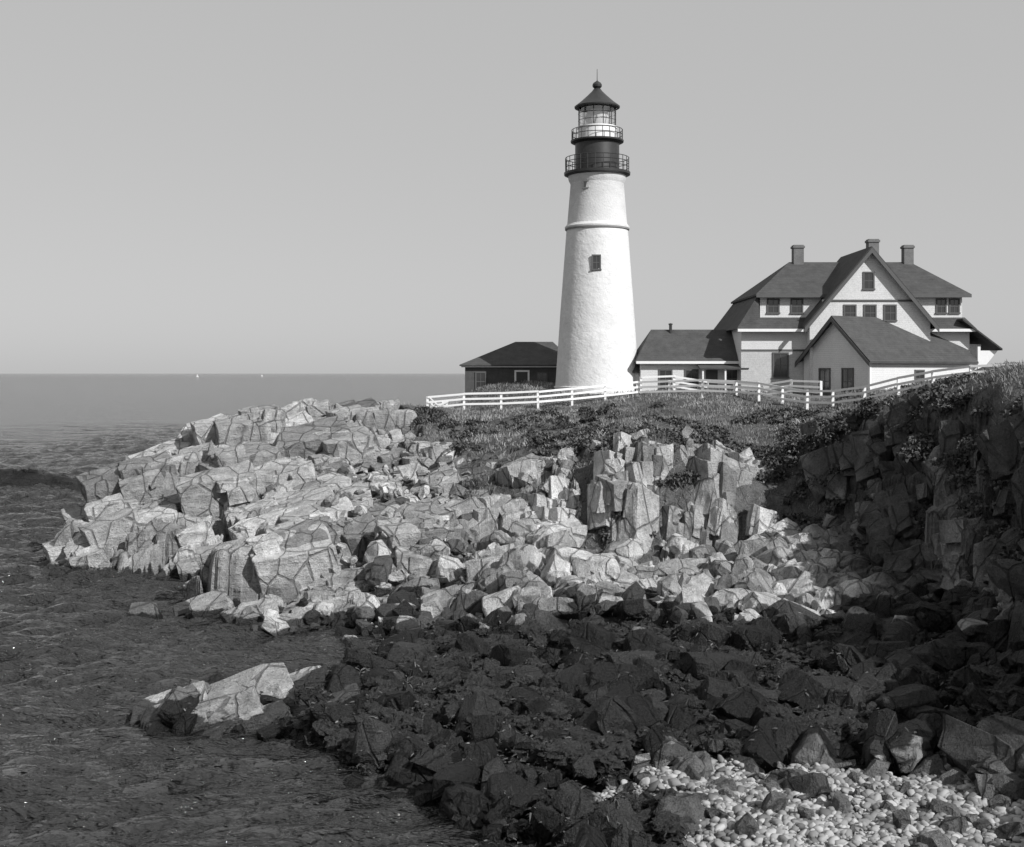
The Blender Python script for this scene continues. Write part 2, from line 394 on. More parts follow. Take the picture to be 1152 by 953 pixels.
blocks(300,(.5,14,55.5,61.5),lambda x,y,h,s,g:(h>2.0)&(g<.6)&(s>.4),(.9,1.0,1.5),(1.9,1.8,3.4),(R_(-12),R_(12),R_(30)),j,.46,1.2,zj=.2,tl=(12,12,26))
blocks(380,(.5,14.5,55.5,62),lambda x,y,h,s,g:(h>1.8)&(g<.6),(.45,.45,.7),(1.1,1.0,2.2),(R_(-12),R_(11),R_(28)),(R_(5),R_(5),R_(9)),.40,1.2,zj=.22,tl=(14,16,30))
blocks(520,(-6,14.5,52,74),lambda x,y,h,s,g:(h>1.7)&(g<.5)&(rng.random(len(x))<.6),(.5,.4,.5),(2.2,1.6,2.0),(R_(-4),R_(2),R_(28)),(R_(6),R_(6),R_(9)),.32,zj=.2,tl=(22,26,36))
# right hand cliff
blocks(240,(13.5,21,26,64),lambda x,y,h,s,g:(h>2.0)&(s>.6)&(g<.6),(1.2,1.3,1.4),(2.4,2.4,3.6),(R_(-10),R_(16),R_(52)),(R_(6),R_(6),R_(10)),.46,1.3,zj=.4,tl=(26,26,40),zo=-.4,cap=9.3)
blocks(1500,(13.5,21,26,64),lambda x,y,h,s,g:(h>2.0)&(s>.6)&(g<.6),(.35,.35,.4),(1.2,1.3,1.9),(R_(-10),R_(18),R_(52)),(R_(11),R_(11),R_(16)),.30,1.5,zj=.45,keep=2,tl=(32,34,50),zo=-.3,cap=9.3)
blocks(200,(-12,-4,29,44),lambda x,y,h,s,g:(h>.05)&(g<.4),(.8,.7,.5),(2.4,1.6,1.1),(R_(6),R_(-10),R_(20)),j,.25,zj=.1,keep=2)
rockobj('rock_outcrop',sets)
sets=[]
def bould(n,box,cond,lo,hi,pw,pr,sink=.25,lift=0,tn=(.05,1.0)):
    x,y=pts(n,*box);h=samp(HB,x,y);s=samp(SL,x,y);g=samp(G,x,y);k=cond(x,y,h,s,g);x,y=x[k],y[k];m=len(x);z=samp(ZZ,x,y)*.5+samp(HB,x,y)*.5
    near=np.interp(y,[20,34],[.62,1])
    a=((lo+(hi-lo)*rng.random(m)**pw)*near)[:,None]*np.stack([rng.uniform(.9,1.8,m),rng.uniform(.7,1.2,m),rng.uniform(.5,.95,m)],-1)
    r=np.stack([rng.normal(0,.5,m),rng.normal(0,.5,m),rng.uniform(0,6.28,m)],-1)
    p=np.stack([x,y,z+a[:,2]*(.5-sink)+lift*rng.random(m)],-1)
    sets.append(scatter(pr,p,a,r,rng.uniform(tn[0],tn[1],m)))
cove=lambda x,y,h,s,g:(h>.05)&(h<3.4)&(g<.4)&(samp(PB,x,y)<.5)&(x>-5.8+(y-30)*-.02)
bould(1700,(-8,17.5,20,57),cove,.45,1.45,2.2,BOULD,.12,.25)
bould(1200,(-1,16,41,57.5),lambda x,y,h,s,g:(h>.7)&(h<3.2)&(g<.4),.35,1.4,1.8,BOULD,.1,.5,(.3,1))
bould(8500,(-8,17.5,19,57.5),cove,.12,.5,1.5,SMALL,.2,.2)
bould(45,(-10,-3,27,52),lambda x,y,h,s,g:(h>-.2)&(h<.6),.5,1.2,1,BOULD,.3)
bould(420,(-10.5,-2,22,52),lambda x,y,h,s,g:(h>-.2)&(h<.8),.15,.6,1.4,SMALL,.2)
bould(700,(-10,15,50,72),lambda x,y,h,s,g:(h>2)&(g<.9),.2,.7,1.4,SMALL,.2)
bould(150,(3,13.5,22,32.5),lambda x,y,h,s,g:samp(PB,x,y)>.5,.3,1.0,2,BOULD,.3,0,(0,.3))
bould(34,(11.6,14.5,24,31),lambda x,y,h,s,g:h>0,1.0,2.4,1,BOULD,.2,0,(0,.15))
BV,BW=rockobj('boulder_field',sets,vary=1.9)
# pebbles
bm=bmesh.new();bmesh.ops.create_icosphere(bm,subdivisions=2,radius=.5)
pv=np.array([v.co[:] for v in bm.verts]);pt=np.array([[v.index for v in f.verts] for f in bm.faces]);bm.free()
PE=[]
for i in range(6):
    k=rng.normal(0,.05,pv.shape);PE.append((pv+k,pt))
x,y=pts(20000,2,14.5,20,34);k=samp(PB,x,y)>.35;x,y=x[k],y[k];m=len(x)
a=(.07+.2*rng.random(m)**2)[:,None]*np.stack([rng.uniform(.9,1.5,m),rng.uniform(.7,1.1,m),rng.uniform(.45,.8,m)],-1)
v,t,c=scatter(PE,np.stack([x,y,samp(ZZ,x,y)+a[:,2]*.15+.05*rng.random(m)],-1),a,np.stack([rng.normal(0,.3,m),rng.normal(0,.3,m),rng.uniform(0,6.28,m)],-1),rng.random(m))
mk('pebble_beach',v,tri=t,attrs={'tone':c},mat=PEBM,smooth=True)
# rockweed draped in mats over the low boulders
x,y=pts(2400,-7.0,14.5,20,46);h=samp(HB,x,y);k=(h>.02)&(samp(PB,x,y)<.2)&(weedlevel(x,y)>1.2)&(fbm(x*.35,y*.35,818,3)>np.where(x>8,.52,.42));x,y,h=x[k],y[k],h[k];m=len(x)
near=np.interp(y,[20,34],[.65,1])
a=(rng.uniform(.35,1.0,m)*near)[:,None]*np.stack([rng.uniform(.8,1.5,m),rng.uniform(.7,1.1,m),rng.uniform(.4,.8,m)],-1)
MVt=scatter(LUMP,np.stack([x,y,h+.1+.4*rng.random(m)],-1),a,np.stack([rng.normal(0,.25,m),rng.normal(0,.25,m),rng.uniform(0,6.28,m)],-1),rng.random(m))
mk('rockweed_mats',MVt[0],tri=MVt[1],mat=MATM,smooth=False)

def strips(name,base,dirv,length,width,mat,tone):
    n=len(base);side=np.cross(dirv,rng.normal(0,1,(n,3)));side/=np.linalg.norm(side,axis=1)[:,None]+1e-9
    w=side*width[:,None]/2
    mid=base+dirv*length[:,None]*.55
    tip=base+dirv*length[:,None]; tip[:,2]-=length*.18
    Vv=np.stack([base-w,base+w,mid+w*.9,mid-w*.9,tip],1).reshape(-1,3)
    o=np.arange(n)*5
    q=np.stack([o,o+1,o+2,o+3],-1);t=np.stack([o+3,o+2,o+4],-1)
    mk(name,Vv,tri=t,quad=q,attrs={'tone':np.repeat(tone,5)},mat=mat)
sel=np.where((BW>.8)&(BV[:,1]<47)&(BV[:,2]>0)&(BV[:,2]<1.7)&(fbm(BV[:,0]*.8,BV[:,1]*.8,808,3)>.46))[0];sel=rng.choice(sel,min(85000,len(sel)))
b=BV[sel]+rng.normal(0,.05,(len(sel),3))
MV=MVt[0];b=np.concatenate([b,MV[rng.choice(np.where(MV[:,2]>.2)[0],40000)]])
n=len(b);d=rng.normal(0,1,(n,3));d[:,2]=rng.uniform(-.8,.3,n);d/=np.linalg.norm(d,axis=1)[:,None]
strips('seaweed',b,d,rng.uniform(.08,.22,n),rng.uniform(.02,.05,n),WEEDM,rng.random(n)**2)
x,y=pts(230000,-12,45,28,100);k=(samp(G,x,y)>.5)&(rng.random(len(x))<.85)&(vn(x*.8,y*.8,33)>.2);x,y=x[k],y[k]
hx=(x>20)&(x<38)&(y>86);x,y=x[~hx],y[~hx]
n=len(x);d=rng.normal(0,.45,(n,3));d[:,2]=1;d/=np.linalg.norm(d,axis=1)[:,None]
L=rng.uniform(.1,.4,n)*(.4+fbm(x*.4,y*.4,77,3)*1.1)
strips('grass',np.stack([x,y,samp(ZZ,x,y)-.03],-1),d,L,rng.uniform(.02,.05,n),GRASSM,np.clip(fbm(x*.5,y*.5,78,3)*1.6-.35+rng.normal(0,.15,n),0,1))
cx,cy=pts(9000,-9,30,34,90)
g=samp(G,cx,cy);dd=np.minimum(np.abs(cy-np.interp(cx,fX,fY)),np.abs(cx-np.interp(cy,gY,gX)))
k=(g>.3)&(vn(cx*.35,cy*.35,44)>.42)&(rng.random(9000)<np.where(dd<7,.55,.15))&(cy<82)
cx,cy=cx[k][:1100],cy[k][:1100]
ey=np.concatenate([rng.uniform(36,62,70),rng.uniform(38,62,60)]);ex=np.interp(ey,gY,gX)+np.concatenate([rng.uniform(-.8,.5,70),rng.uniform(-2.6,-.7,60)])
ex=np.concatenate([ex,[14.2,14.6,14.0,14.4,13.7]]);ey=np.concatenate([ey,[63,60.5,65,58.5,61.5]])
lift=np.concatenate([np.zeros(len(cx)),np.full(70,.1),np.full(60,.55),np.zeros(5)])
cx=np.concatenate([cx,ex]);cy=np.concatenate([cy,ey]);rad=rng.uniform(.2,.6,len(cx));rad[-len(ex):]=rng.uniform(.35,.8,len(ex))
rad=np.where((cx>18)&(cy>56),rad*.6,rad)
lc=[];lt=[]
for X,Y,r,lf in zip(cx,cy,rad,lift):
    m=int(160*r+40*r*r*5);u=rng.normal(0,1,(m,3));u/=np.linalg.norm(u,axis=1)[:,None];u[:,2]=np.abs(u[:,2])*.8
    rr=r*(.55+.5*rng.random((m,1)));lc.append(np.array([X,Y,ground(X,Y)-.05+lf])+u*rr);lt.append(np.clip(rng.normal(.45,.25,m)+rng.normal(0,.15),0,1))
lc=np.concatenate(lc);lt=np.concatenate(lt);n=len(lc)
d=rng.normal(0,1,(n,3));d/=np.linalg.norm(d,axis=1)[:,None]
strips('shrubs',lc,d,rng.uniform(.1,.22,n),rng.uniform(.07,.14,n),LEAFM,lt)

# ------------------------------------------------------------------ sea
m,nt,p=nm('sea_water')
pv1=posvec(nt,(1,1.6,1),(0,0,.25));pv2=posvec(nt,(1,1.3,1),(0,0,-.4))
w2=noise(nt,2.0,3,.55,pv2);w3=noise(nt,.14,6,.62,pv1)
p.inputs['Base Color'].default_value=(.03,.03,.03,1);p.inputs['Roughness'].default_value=.06;p.inputs['IOR'].default_value=1.38
b=bump(nt,w3,4.0,1.0);b=bump(nt,w2,.26,1.0,b)
nt.links.new(b,p.inputs['Normal'])
SEAM=m
ax=axis([(-30000,-3000,9000),(-3000,-300,700),(-300,-70,10),(-70,12,.24),(12,300,20),(300,3000,700),(3000,30000,9000)])
ay=axis([(-300,0,50),(0,18,2),(18,60,.16),(60,130,.3),(130,260,1.5),(260,800,20),(800,2000,300),(2000,40000,9000)])
gx,gy=np.meshgrid(ax,ay);i2=np.arange(gx.size).reshape(gx.shape)
c_,s_=math.cos(.3),math.sin(.3);u=gx*c_+gy*s_;v_=-gx*s_+gy*c_
fade=sst(-110,-60,gx)*sst(300,150,gy)*sst(15,10,gx)
wz=(fbm(u*.2,v_*.36,900,2)-.5)*.9+(.07-np.abs(vn(u*.5,v_*.9,910)-.5))*.42+(fbm(u*.7+3,v_*1.5,914,2)-.5)*.55+(fbm(u*1.5+v_*.4,v_*2.6,920,2)-.5)*.2
calm=.5+.5*sst(-6,-20,gx)
mk('sea',np.stack([gx,gy,wz*fade*calm],-1).reshape(-1,3),quad=np.stack([i2[:-1,:-1],i2[:-1,1:],i2[1:,1:],i2[1:,:-1]],-1).reshape(-1,4),mat=SEAM,smooth=True)

def reef(name,x0,x1,y0,y1,hmax,seed,wl):
    xs=np.arange(x0,x1,.25);ys=np.arange(y0,y1,.25);a,b_=np.meshgrid(xs,ys)
    u=(a-x0)/(x1-x0);v=(b_-y0)/(y1-y0)
    env=sst(0,.15,u)*sst(1,.75,u)*np.sin(np.pi*v)
    c=cells(a,b_,.3,1.8,1.2,seed)
    z=env*hmax*(.35+1.0*fbm(a*.3,b_*.3,seed,4))*1.3+(c[3]-.5)*.8*env-.35
    i=np.arange(a.size).reshape(a.shape)
    mk(name,np.stack([a,b_,z],-1).reshape(-1,3),quad=np.stack([i[:-1,:-1],i[:-1,1:],i[1:,1:],i[1:,:-1]],-1).reshape(-1,4),attrs={'tone':c[4]*.3,'weed':sst(wl+.3,wl-.3,z+c[5]*.4),'grass':z*0},mat=ROCK)
reef('reef',-75,-34.5,110,116,1.35,500,1.9)
reef('sea_rock',-16.6,-15.0,51.5,53.2,1.1,520,.6)

# ------------------------------------------------------------------ building helpers
def emp(name,loc,rz=0):
    e=bpy.data.objects.new(name,None);e.location=loc;e.rotation_euler=(0,0,rz);e.empty_display_size=.5;sc.collection.objects.link(e);return e
def poly(name,par,V,Fc,mat,smooth=False,bev=0):
    me=bpy.data.meshes.new(name);me.from_pydata([tuple(v) for v in V],[],Fc)
    bm=bmesh.new();bm.from_mesh(me);bmesh.ops.recalc_face_normals(bm,faces=bm.faces[:]);bm.to_mesh(me);bm.free()
    if smooth:
        for f in me.polygons:f.use_smooth=True
    me.materials.append(mat);o=bpy.data.objects.new(name,me);sc.collection.objects.link(o);o.parent=par;return o
BF=[(0,3,2,1),(4,5,6,7),(0,1,5,4),(1,2,6,5),(2,3,7,6),(3,0,4,7)]
def bv(x0,x1,y0,y1,z0,z1): return [(x0,y0,z0),(x1,y0,z0),(x1,y1,z0),(x0,y1,z0),(x0,y0,z1),(x1,y0,z1),(x1,y1,z1),(x0,y1,z1)]
def box(name,par,x0,x1,y0,y1,z0,z1,mat): return poly(name,par,bv(x0,x1,y0,y1,z0,z1),BF,mat)
def multi(name,par,bl,mat):
    V=[];Fc=[]
    for b in bl:
        o=len(V);V+=b;Fc+=[tuple(i+o for i in f) for f in BF]
    return poly(name,par,V,Fc,mat)
def slab(name,par,pts_,t,mat):
    n=len(pts_);V=list(pts_)+[(a,b,c-t) for a,b,c in pts_]
    Fc=[tuple(range(n)),tuple(range(2*n-1,n-1,-1))]+[(i,(i+1)%n,n+(i+1)%n,n+i) for i in range(n)]
    return poly(name,par,V,Fc,mat)
def window(par,c,w,h,face='-y',trim=None,panes=True,nm_='window'):
    trim=trim or TRIM
    def T(b):
        if face=='-y': return [(c[0]+x,c[1]+y,c[2]+z) for x,y,z in b]
        return [(c[0]+y,c[1]-x,c[2]+z) for x,y,z in b]
    f=.11;fr=[T(bv(-w/2-f,-w/2,-.07,.02,-h/2,h/2)),T(bv(w/2,w/2+f,-.07,.02,-h/2,h/2)),T(bv(-w/2-f,w/2+f,-.075,.02,h/2,h/2+f)),T(bv(-w/2-f-.04,w/2+f+.04,-.12,.02,-h/2-f,-h/2))]
    multi(nm_+'_frame',par,fr,trim)
    poly(nm_+'_glass',par,T(bv(-w/2,w/2,-.02,.03,-h/2,h/2)),BF,GLASS)
    if panes: multi(nm_+'_sash',par,[T(bv(-w/2,w/2,-.045,-.021,-.03,.03)),T(bv(-.02,.02,-.043,-.022,-h/2,-.031)),T(bv(-.02,.02,-.043,-.022,.031,h/2))],TRIM)
def lathe(name,par,prof,mat,seg=64,smooth=True):
    V=[];Fc=[]
    for r,z in prof:
        for i in range(seg):
            a=2*math.pi*i/seg;V.append((r*math.cos(a),r*math.sin(a),z))
    for k in range(len(prof)-1):
        for i in range(seg):
            j=(i+1)%seg;Fc.append((k*seg+i,k*seg+j,(k+1)*seg+j,(k+1)*seg+i))
    o=poly(name,par,V,Fc,mat,smooth)
    if smooth: o.data.set_sharp_from_angle(angle=R_(35))
    return o

# ------------------------------------------------------------------ lighthouse
LX,LY=6.72,96.0;Z0=9.1
L_=emp('lighthouse',(LX,LY,Z0))
lathe('tower_base',L_,[(3.45,-1.2),(3.42,.35),(3.3,.4),(2.92,6.0),(2.42,12.7)],WHITE)
lathe('tower_belt',L_,[(2.42,12.7),(2.54,12.8),(2.55,12.92),(2.47,13.0),(2.36,13.14)],WHITE2)
lathe('belt_underside',L_,[(2.45,12.66),(2.53,12.68),(2.545,12.76),(2.5,12.77)],simple('dark_grey_band',.25))  # plain darker grey ring beneath the belt
lathe('tower_shaft',L_,[(2.36,13.14),(2.1,16.3),(2.12,16.35),(2.25,16.6),(2.3,16.95)],WHITE2)
lathe('main_gallery',L_,[(2.3,16.9),(2.6,17.02),(2.62,17.2),(1.8,17.22)],BLACK)
lathe('watch_room',L_,[(1.74,17.2),(1.74,19.45),(2.08,19.6),(2.1,19.72),(1.5,19.73)],BLACK)
lathe('lantern_base',L_,[(1.5,19.7),(1.5,20.65),(1.56,20.67),(1.56,20.8),(1.2,20.81)],WTRIM)
def ring(par,name,r,z,t,mat): return lathe(name,par,[(r-t,z),(r,z-t),(r+t,z),(r,z+t),(r-t,z)],mat,48)
for r,z0,zs,nb in((2.5,17.2,(.4,.8,1.15),26),(2.0,19.72,(.45,.85),22)):
    for z in zs: ring(L_,'gallery_rail',r,z0+z,.03,BLACK)
    multi('gallery_balusters',L_,[bv(r*math.cos(a)-.025,r*math.cos(a)+.025,r*math.sin(a)-.025,r*math.sin(a)+.025,z0,z0+zs[-1]) for a in[2*math.pi*i/nb for i in range(nb)]],BLACK)
multi('lantern_mullions',L_,[bv(1.48*math.cos(a)-.03,1.48*math.cos(a)+.03,1.48*math.sin(a)-.03,1.48*math.sin(a)+.03,20.8,22.35) for a in[2*math.pi*(i+.5)/12 for i in range(12)]],BLACK)
for z in(21.3,21.85): ring(L_,'lantern_ring',1.48,z,.02,BLACK)
GL=bpy.data.materials.new('lantern_glass');GL.use_nodes=True;gt=GL.node_tree
for n_ in list(gt.nodes): gt.nodes.remove(n_)
go=gt.nodes.new('ShaderNodeOutputMaterial');gm_=gt.nodes.new('ShaderNodeMixShader');gm_.inputs[0].default_value=.22
gtr=gt.nodes.new('ShaderNodeBsdfTransparent');ggl=gt.nodes.new('ShaderNodeBsdfGlossy');ggl.inputs['Roughness'].default_value=.05
gt.links.new(gtr.outputs[0],gm_.inputs[1]);gt.links.new(ggl.outputs[0],gm_.inputs[2]);gt.links.new(gm_.outputs[0],go.inputs[0])
LENS=simple('lens_glass',.6,.3,.1)
lathe('lantern_lens',L_,[(.1,20.85),(.8,20.9),(.95,21.5),(.8,22.1),(.1,22.3)],LENS,24)
lathe('lantern_glazing',L_,[(1.42,20.8),(1.42,22.35)],GL,24)
lathe('lantern_roof',L_,[(1.45,22.3),(1.78,22.32),(1.8,22.42),(1.3,22.8),(.75,23.3),(.4,23.65),(.3,23.8),(.22,23.85),(.36,24.0),(.38,24.15),(.3,24.3),(.12,24.42),(.03,24.5),(.02,25.4)],BLACK,40)
window(L_,(-.25,-2.64,9.9),.5,1.0,nm_='tower_window')
window(L_,(-1.0,-1.87,16.0),.35,.45,nm_='upper_window',panes=False)

# ------------------------------------------------------------------ fog signal building
B=emp('brick_fog_signal_building',(-3.9,101,8.9))
box('walls',B,0,8.9,0,7,-1.5,2.35,BRICK)
slab('roof',B,[(-.45,-.45,2.3),(9.35,-.45,2.3),(7.4,3.5,4.3),(4.2,3.5,4.3)],.1,ROOF)
slab('roof_left',B,[(-.45,7.45,2.3),(-.45,-.45,2.3),(4.2,3.5,4.3)],.1,ROOF)
slab('roof_back',B,[(9.35,7.45,2.3),(-.45,7.45,2.3),(4.2,3.5,4.3),(7.4,3.5,4.3)],.1,ROOF)
slab('roof_right',B,[(9.35,-.45,2.3),(9.35,7.45,2.3),(7.4,3.5,4.3)],.1,ROOF)
multi('cornice',B,[bv(-.3,9.2,-.3,-.01,2.09,2.19)],WTRIM)
for xx in(1.3,6.4): window(B,(xx,0,.9),.7,1.4)
multi('door_surround',B,[bv(4.1,4.25,-.06,.02,-.8,1.7),bv(5.2,5.35,-.06,.02,-.8,1.7),bv(4.1,5.35,-.07,.02,1.71,1.85)],WTRIM);box('door',B,4.25,5.2,-.03,.02,-.8,1.7,BLACK)

# ------------------------------------------------------------------ connecting wing
C=emp('workroom_wing',(9.9,93.5,9.0))
box('walls',C,0,8.0,0,5.4,-1,2.5,CLAP)
slab('roof_front',C,[(-.4,-.45,2.42),(8.1,-.45,2.42),(8.1,2.7,4.95),(1.1,2.7,4.95)],.12,ROOF)
slab('roof_back',C,[(8.1,5.85,2.42),(-.4,5.85,2.42),(1.1,2.7,4.95),(8.1,2.7,4.95)],.12,ROOF)
slab('roof_hip',C,[(-.4,5.85,2.42),(-.4,-.45,2.42),(1.1,2.7,4.95)],.12,ROOF)
box('fascia',C,-.4,8.1,-.5,-.46,2.22,2.42,WTRIM)
lathe('stovepipe',C,[(.12,4.3),(.12,5.3),(.17,5.32),(.17,5.4),(.02,5.45)],BLACK,12).location=(2.6,2.4,0)
for xx in(1.9,3.9): window(C,(xx,0,1.0),.85,1.4)
box('porch_door',C,5.0,5.9,-.05,.02,-.6,1.75,TRIM)
window(C,(7.0,0,1.1),.8,1.3,trim=WTRIM)
multi('porch_posts',C,[bv(x_,x_+.12,-1.45,-1.33,-1,1.78) for x_ in(4.5,6.2,7.7)],WTRIM)
slab('porch_roof',C,[(4.3,-1.6,1.9),(8.0,-1.6,1.9),(8.0,-.05,2.2),(4.3,-.05,2.2)],.1,ROOF)
A=emp('passage_shed',(7.6,94.4,9.0))
box('walls',A,0,2.28,0,3.4,-1,1.7,CLAP)
slab('roof_front',A,[(-.3,-.35,1.62),(2.25,-.35,1.62),(2.25,1.7,3.4),(.9,1.7,3.4)],.1,ROOF)
slab('roof_hip',A,[(-.3,3.75,1.62),(-.3,-.35,1.62),(.9,1.7,3.4)],.1,ROOF)
slab('roof_back',A,[(2.25,3.75,1.62),(-.3,3.75,1.62),(.9,1.7,3.4),(2.25,1.7,3.4)],.1,ROOF)
window(A,(1.2,0,.5),.6,.9)

# ------------------------------------------------------------------ keeper's house
K=emp('keepers_house',(0,0,0))
gz=8.2
box('ground_floor_walls',K,17.35,34.6,92.0,103,gz,13.98,CLAP)
box('belt_course',K,17.3,34.6,91.93,91.998,12.15,12.3,TRIM)
box('lower_wall_shingle',K,17.32,26,91.96,91.998,gz,12.15,SHING)
box('upper_floor_walls',K,18.9,34.3,92.7,102.4,13.9,16.55,CLAP)
slab('skirt_front',K,[(16.9,91.35,13.85),(34.9,91.35,13.85),(34.5,92.7,14.75),(18.75,92.7,14.75)],.14,ROOF)
poly('skirt_left',K,[(16.88,91.3,13.84),(18.75,92.55,16.5),(18.75,102.6,16.5),(16.88,103.7,13.84),(18.9,92.65,13.84)],[(0,1,2,3),(0,4,1)],ROOF)
box('skirt_fascia',K,16.95,34.85,91.28,91.34,13.62,13.83,WTRIM)
e=16.5;r_=19.4
slab('roof_front',K,[(18.5,92.15,e),(34.8,92.15,e),(31.9,97.5,r_),(22.2,97.5,r_)],.14,ROOF)
slab('roof_left',K,[(18.5,102.85,e),(18.5,92.15,e),(22.2,97.5,r_)],.14,ROOF)
slab('roof_right',K,[(34.8,92.15,e),(34.8,102.85,e),(31.9,97.5,r_)],.14,ROOF)
slab('roof_back',K,[(34.8,102.85,e),(18.5,102.85,e),(22.2,97.5,r_),(31.9,97.5,r_)],.14,ROOF)
box('upper_fascia',K,18.5,34.8,92.08,92.13,16.24,16.5,TRIM)
cx0=26.75;gh=5.0;ap=19.95;ev=14.0;gy0=90.9
poly('gable_wall',K,[(cx0-4.5,gy0,gz),(cx0+4.5,gy0,gz),(cx0+4.5,gy0,14.35),(cx0,gy0,19.65),(cx0-4.5,gy0,14.35)]+[(cx0-4.5,97,gz),(cx0+4.5,97,gz),(cx0+4.5,97,14.35),(cx0,97,19.65),(cx0-4.5,97,14.35)],[(0,1,2,3,4),(0,4,9,5),(1,6,7,2),(5,9,8,7,6)],CLAP)
slab('gable_roof_left',K,[(cx0-gh,gy0-.5,ev),(cx0,gy0-.5,ap),(cx0,99,ap),(cx0-gh,99,ev)],.16,ROOF)
slab('gable_roof_right',K,[(cx0+gh,gy0-.5,ev),(cx0,gy0-.5,ap),(cx0,99,ap),(cx0+gh,99,ev)],.16,ROOF)
for s_ in(-1,1):
    poly('bargeboard',K,[(cx0+s_*gh,gy0-.56,ev-.12),(cx0,gy0-.56,ap-.12),(cx0,gy0-.56,ap-.5),(cx0+s_*gh,gy0-.56,ev-.5),(cx0+s_*gh,gy0-.505,ev-.12),(cx0,gy0-.505,ap-.12),(cx0,gy0-.505,ap-.5),(cx0+s_*gh,gy0-.505,ev-.5)],[(0,1,2,3),(7,6,5,4),(0,4,5,1),(3,2,6,7),(0,3,7,4)],TRIM)
box('gable_belt',K,cx0-3.6,cx0+3.6,gy0-.06,gy0-.002,15.85,16.0,TRIM)
window(K,(cx0-.1,gy0,17.4),.65,1.15)
for dx in(-1.5,0,1.5): window(K,(cx0+dx,gy0,15.0),.75,1.05)
for xx in(19.9,21.7): window(K,(xx,92.7,15.6),.75,.95)
for xx in(32.7,33.7): window(K,(xx,92.7,15.6),.6,.95)
window(K,(20.3,91.95,11.1),1.0,1.75,nm_='parlour_window')
slab('porch_roof_right',K,[(33.8,91.2,14.6),(36.7,91.0,12.35),(36.7,99,12.35),(33.8,99,14.6)],.14,ROOF)
box('porch_wall_right',K,34.5,35.7,92.6,98.5,gz,12.7,CLAP)
poly('porch_bracket',K,[(35.2,91.4,12.2),(36.5,91.4,12.2),(35.2,91.4,10.6),(35.2,91.5,12.2),(36.5,91.5,12.2),(35.2,91.5,10.6)],[(0,1,2),(5,4,3),(0,3,4,1),(1,4,5,2),(2,5,3,0)],WTRIM)
multi('porch_post',K,[bv(35.0,35.2,91.4,91.6,gz,12.5)],WTRIM)
for cxx,cyy,w,z0,z1 in((22.9,97.5,.8,18.6,20.75),(28.3,95.5,.8,18.0,21.0),(31.7,97.5,.75,18.6,20.75)):
    box('chimney',K,cxx-w/2,cxx+w/2,cyy-w/2,cyy+w/2,z0,z1,CHIM)
    box('chimney_cap',K,cxx-w/2-.07,cxx+w/2+.07,cyy-w/2-.07,cyy+w/2+.07,z1-.25,z1-.08,CHIM)

# ------------------------------------------------------------------ gabled shed
Sh=emp('gabled_outbuilding',(25.3,86,8.6),R_(30))
w=6.6;Ln=10.4;eh=3.05;rh=6.0
poly('walls',Sh,[(0,0,-1.2),(Ln,0,-1.2),(Ln,w,-1.2),(0,w,-1.2),(0,0,eh),(Ln,0,eh),(Ln,w,eh),(0,w,eh),(0,w/2,rh-.12),(Ln,w/2,rh-.12)],[(0,1,5,4),(3,7,6,2),(0,4,8,7,3),(1,2,6,9,5)],CLAP)
k=(rh-eh)/(w/2);o=.45
slab('roof_front',Sh,[(-o,-o,eh-o*k+.1),(Ln+o,-o,eh-o*k+.1),(Ln+o,w/2,rh+.1),(-o,w/2,rh+.1)],.14,ROOF)
slab('roof_back',Sh,[(Ln+o,w+o,eh-o*k+.1),(-o,w+o,eh-o*k+.1),(-o,w/2,rh+.1),(Ln+o,w/2,rh+.1)],.14,ROOF)
for s_ in(0,1):
    yy=-o if s_==0 else w+o
    poly('bargeboard',Sh,[(-o-.05,yy,eh-o*k-.04),(-o-.05,w/2,rh-.04),(-o-.05,w/2,rh-.32),(-o-.05,yy,eh-o*k-.32),(-o-.005,yy,eh-o*k-.04),(-o-.005,w/2,rh-.04),(-o-.005,w/2,rh-.32),(-o-.005,yy,eh-o*k-.32)],[(0,1,2,3),(7,6,5,4),(0,4,5,1),(3,2,6,7),(0,3,7,4)],TRIM)
for yy in(2.1,4.4): window(Sh,(0,yy,1.3),.95,1.75,face='-x')
window(Sh,(5.0,0,1.5),.8,1.1)
box('corner_board',Sh,-.03,.12,-.03,.12,-1,eh-.2,WTRIM)

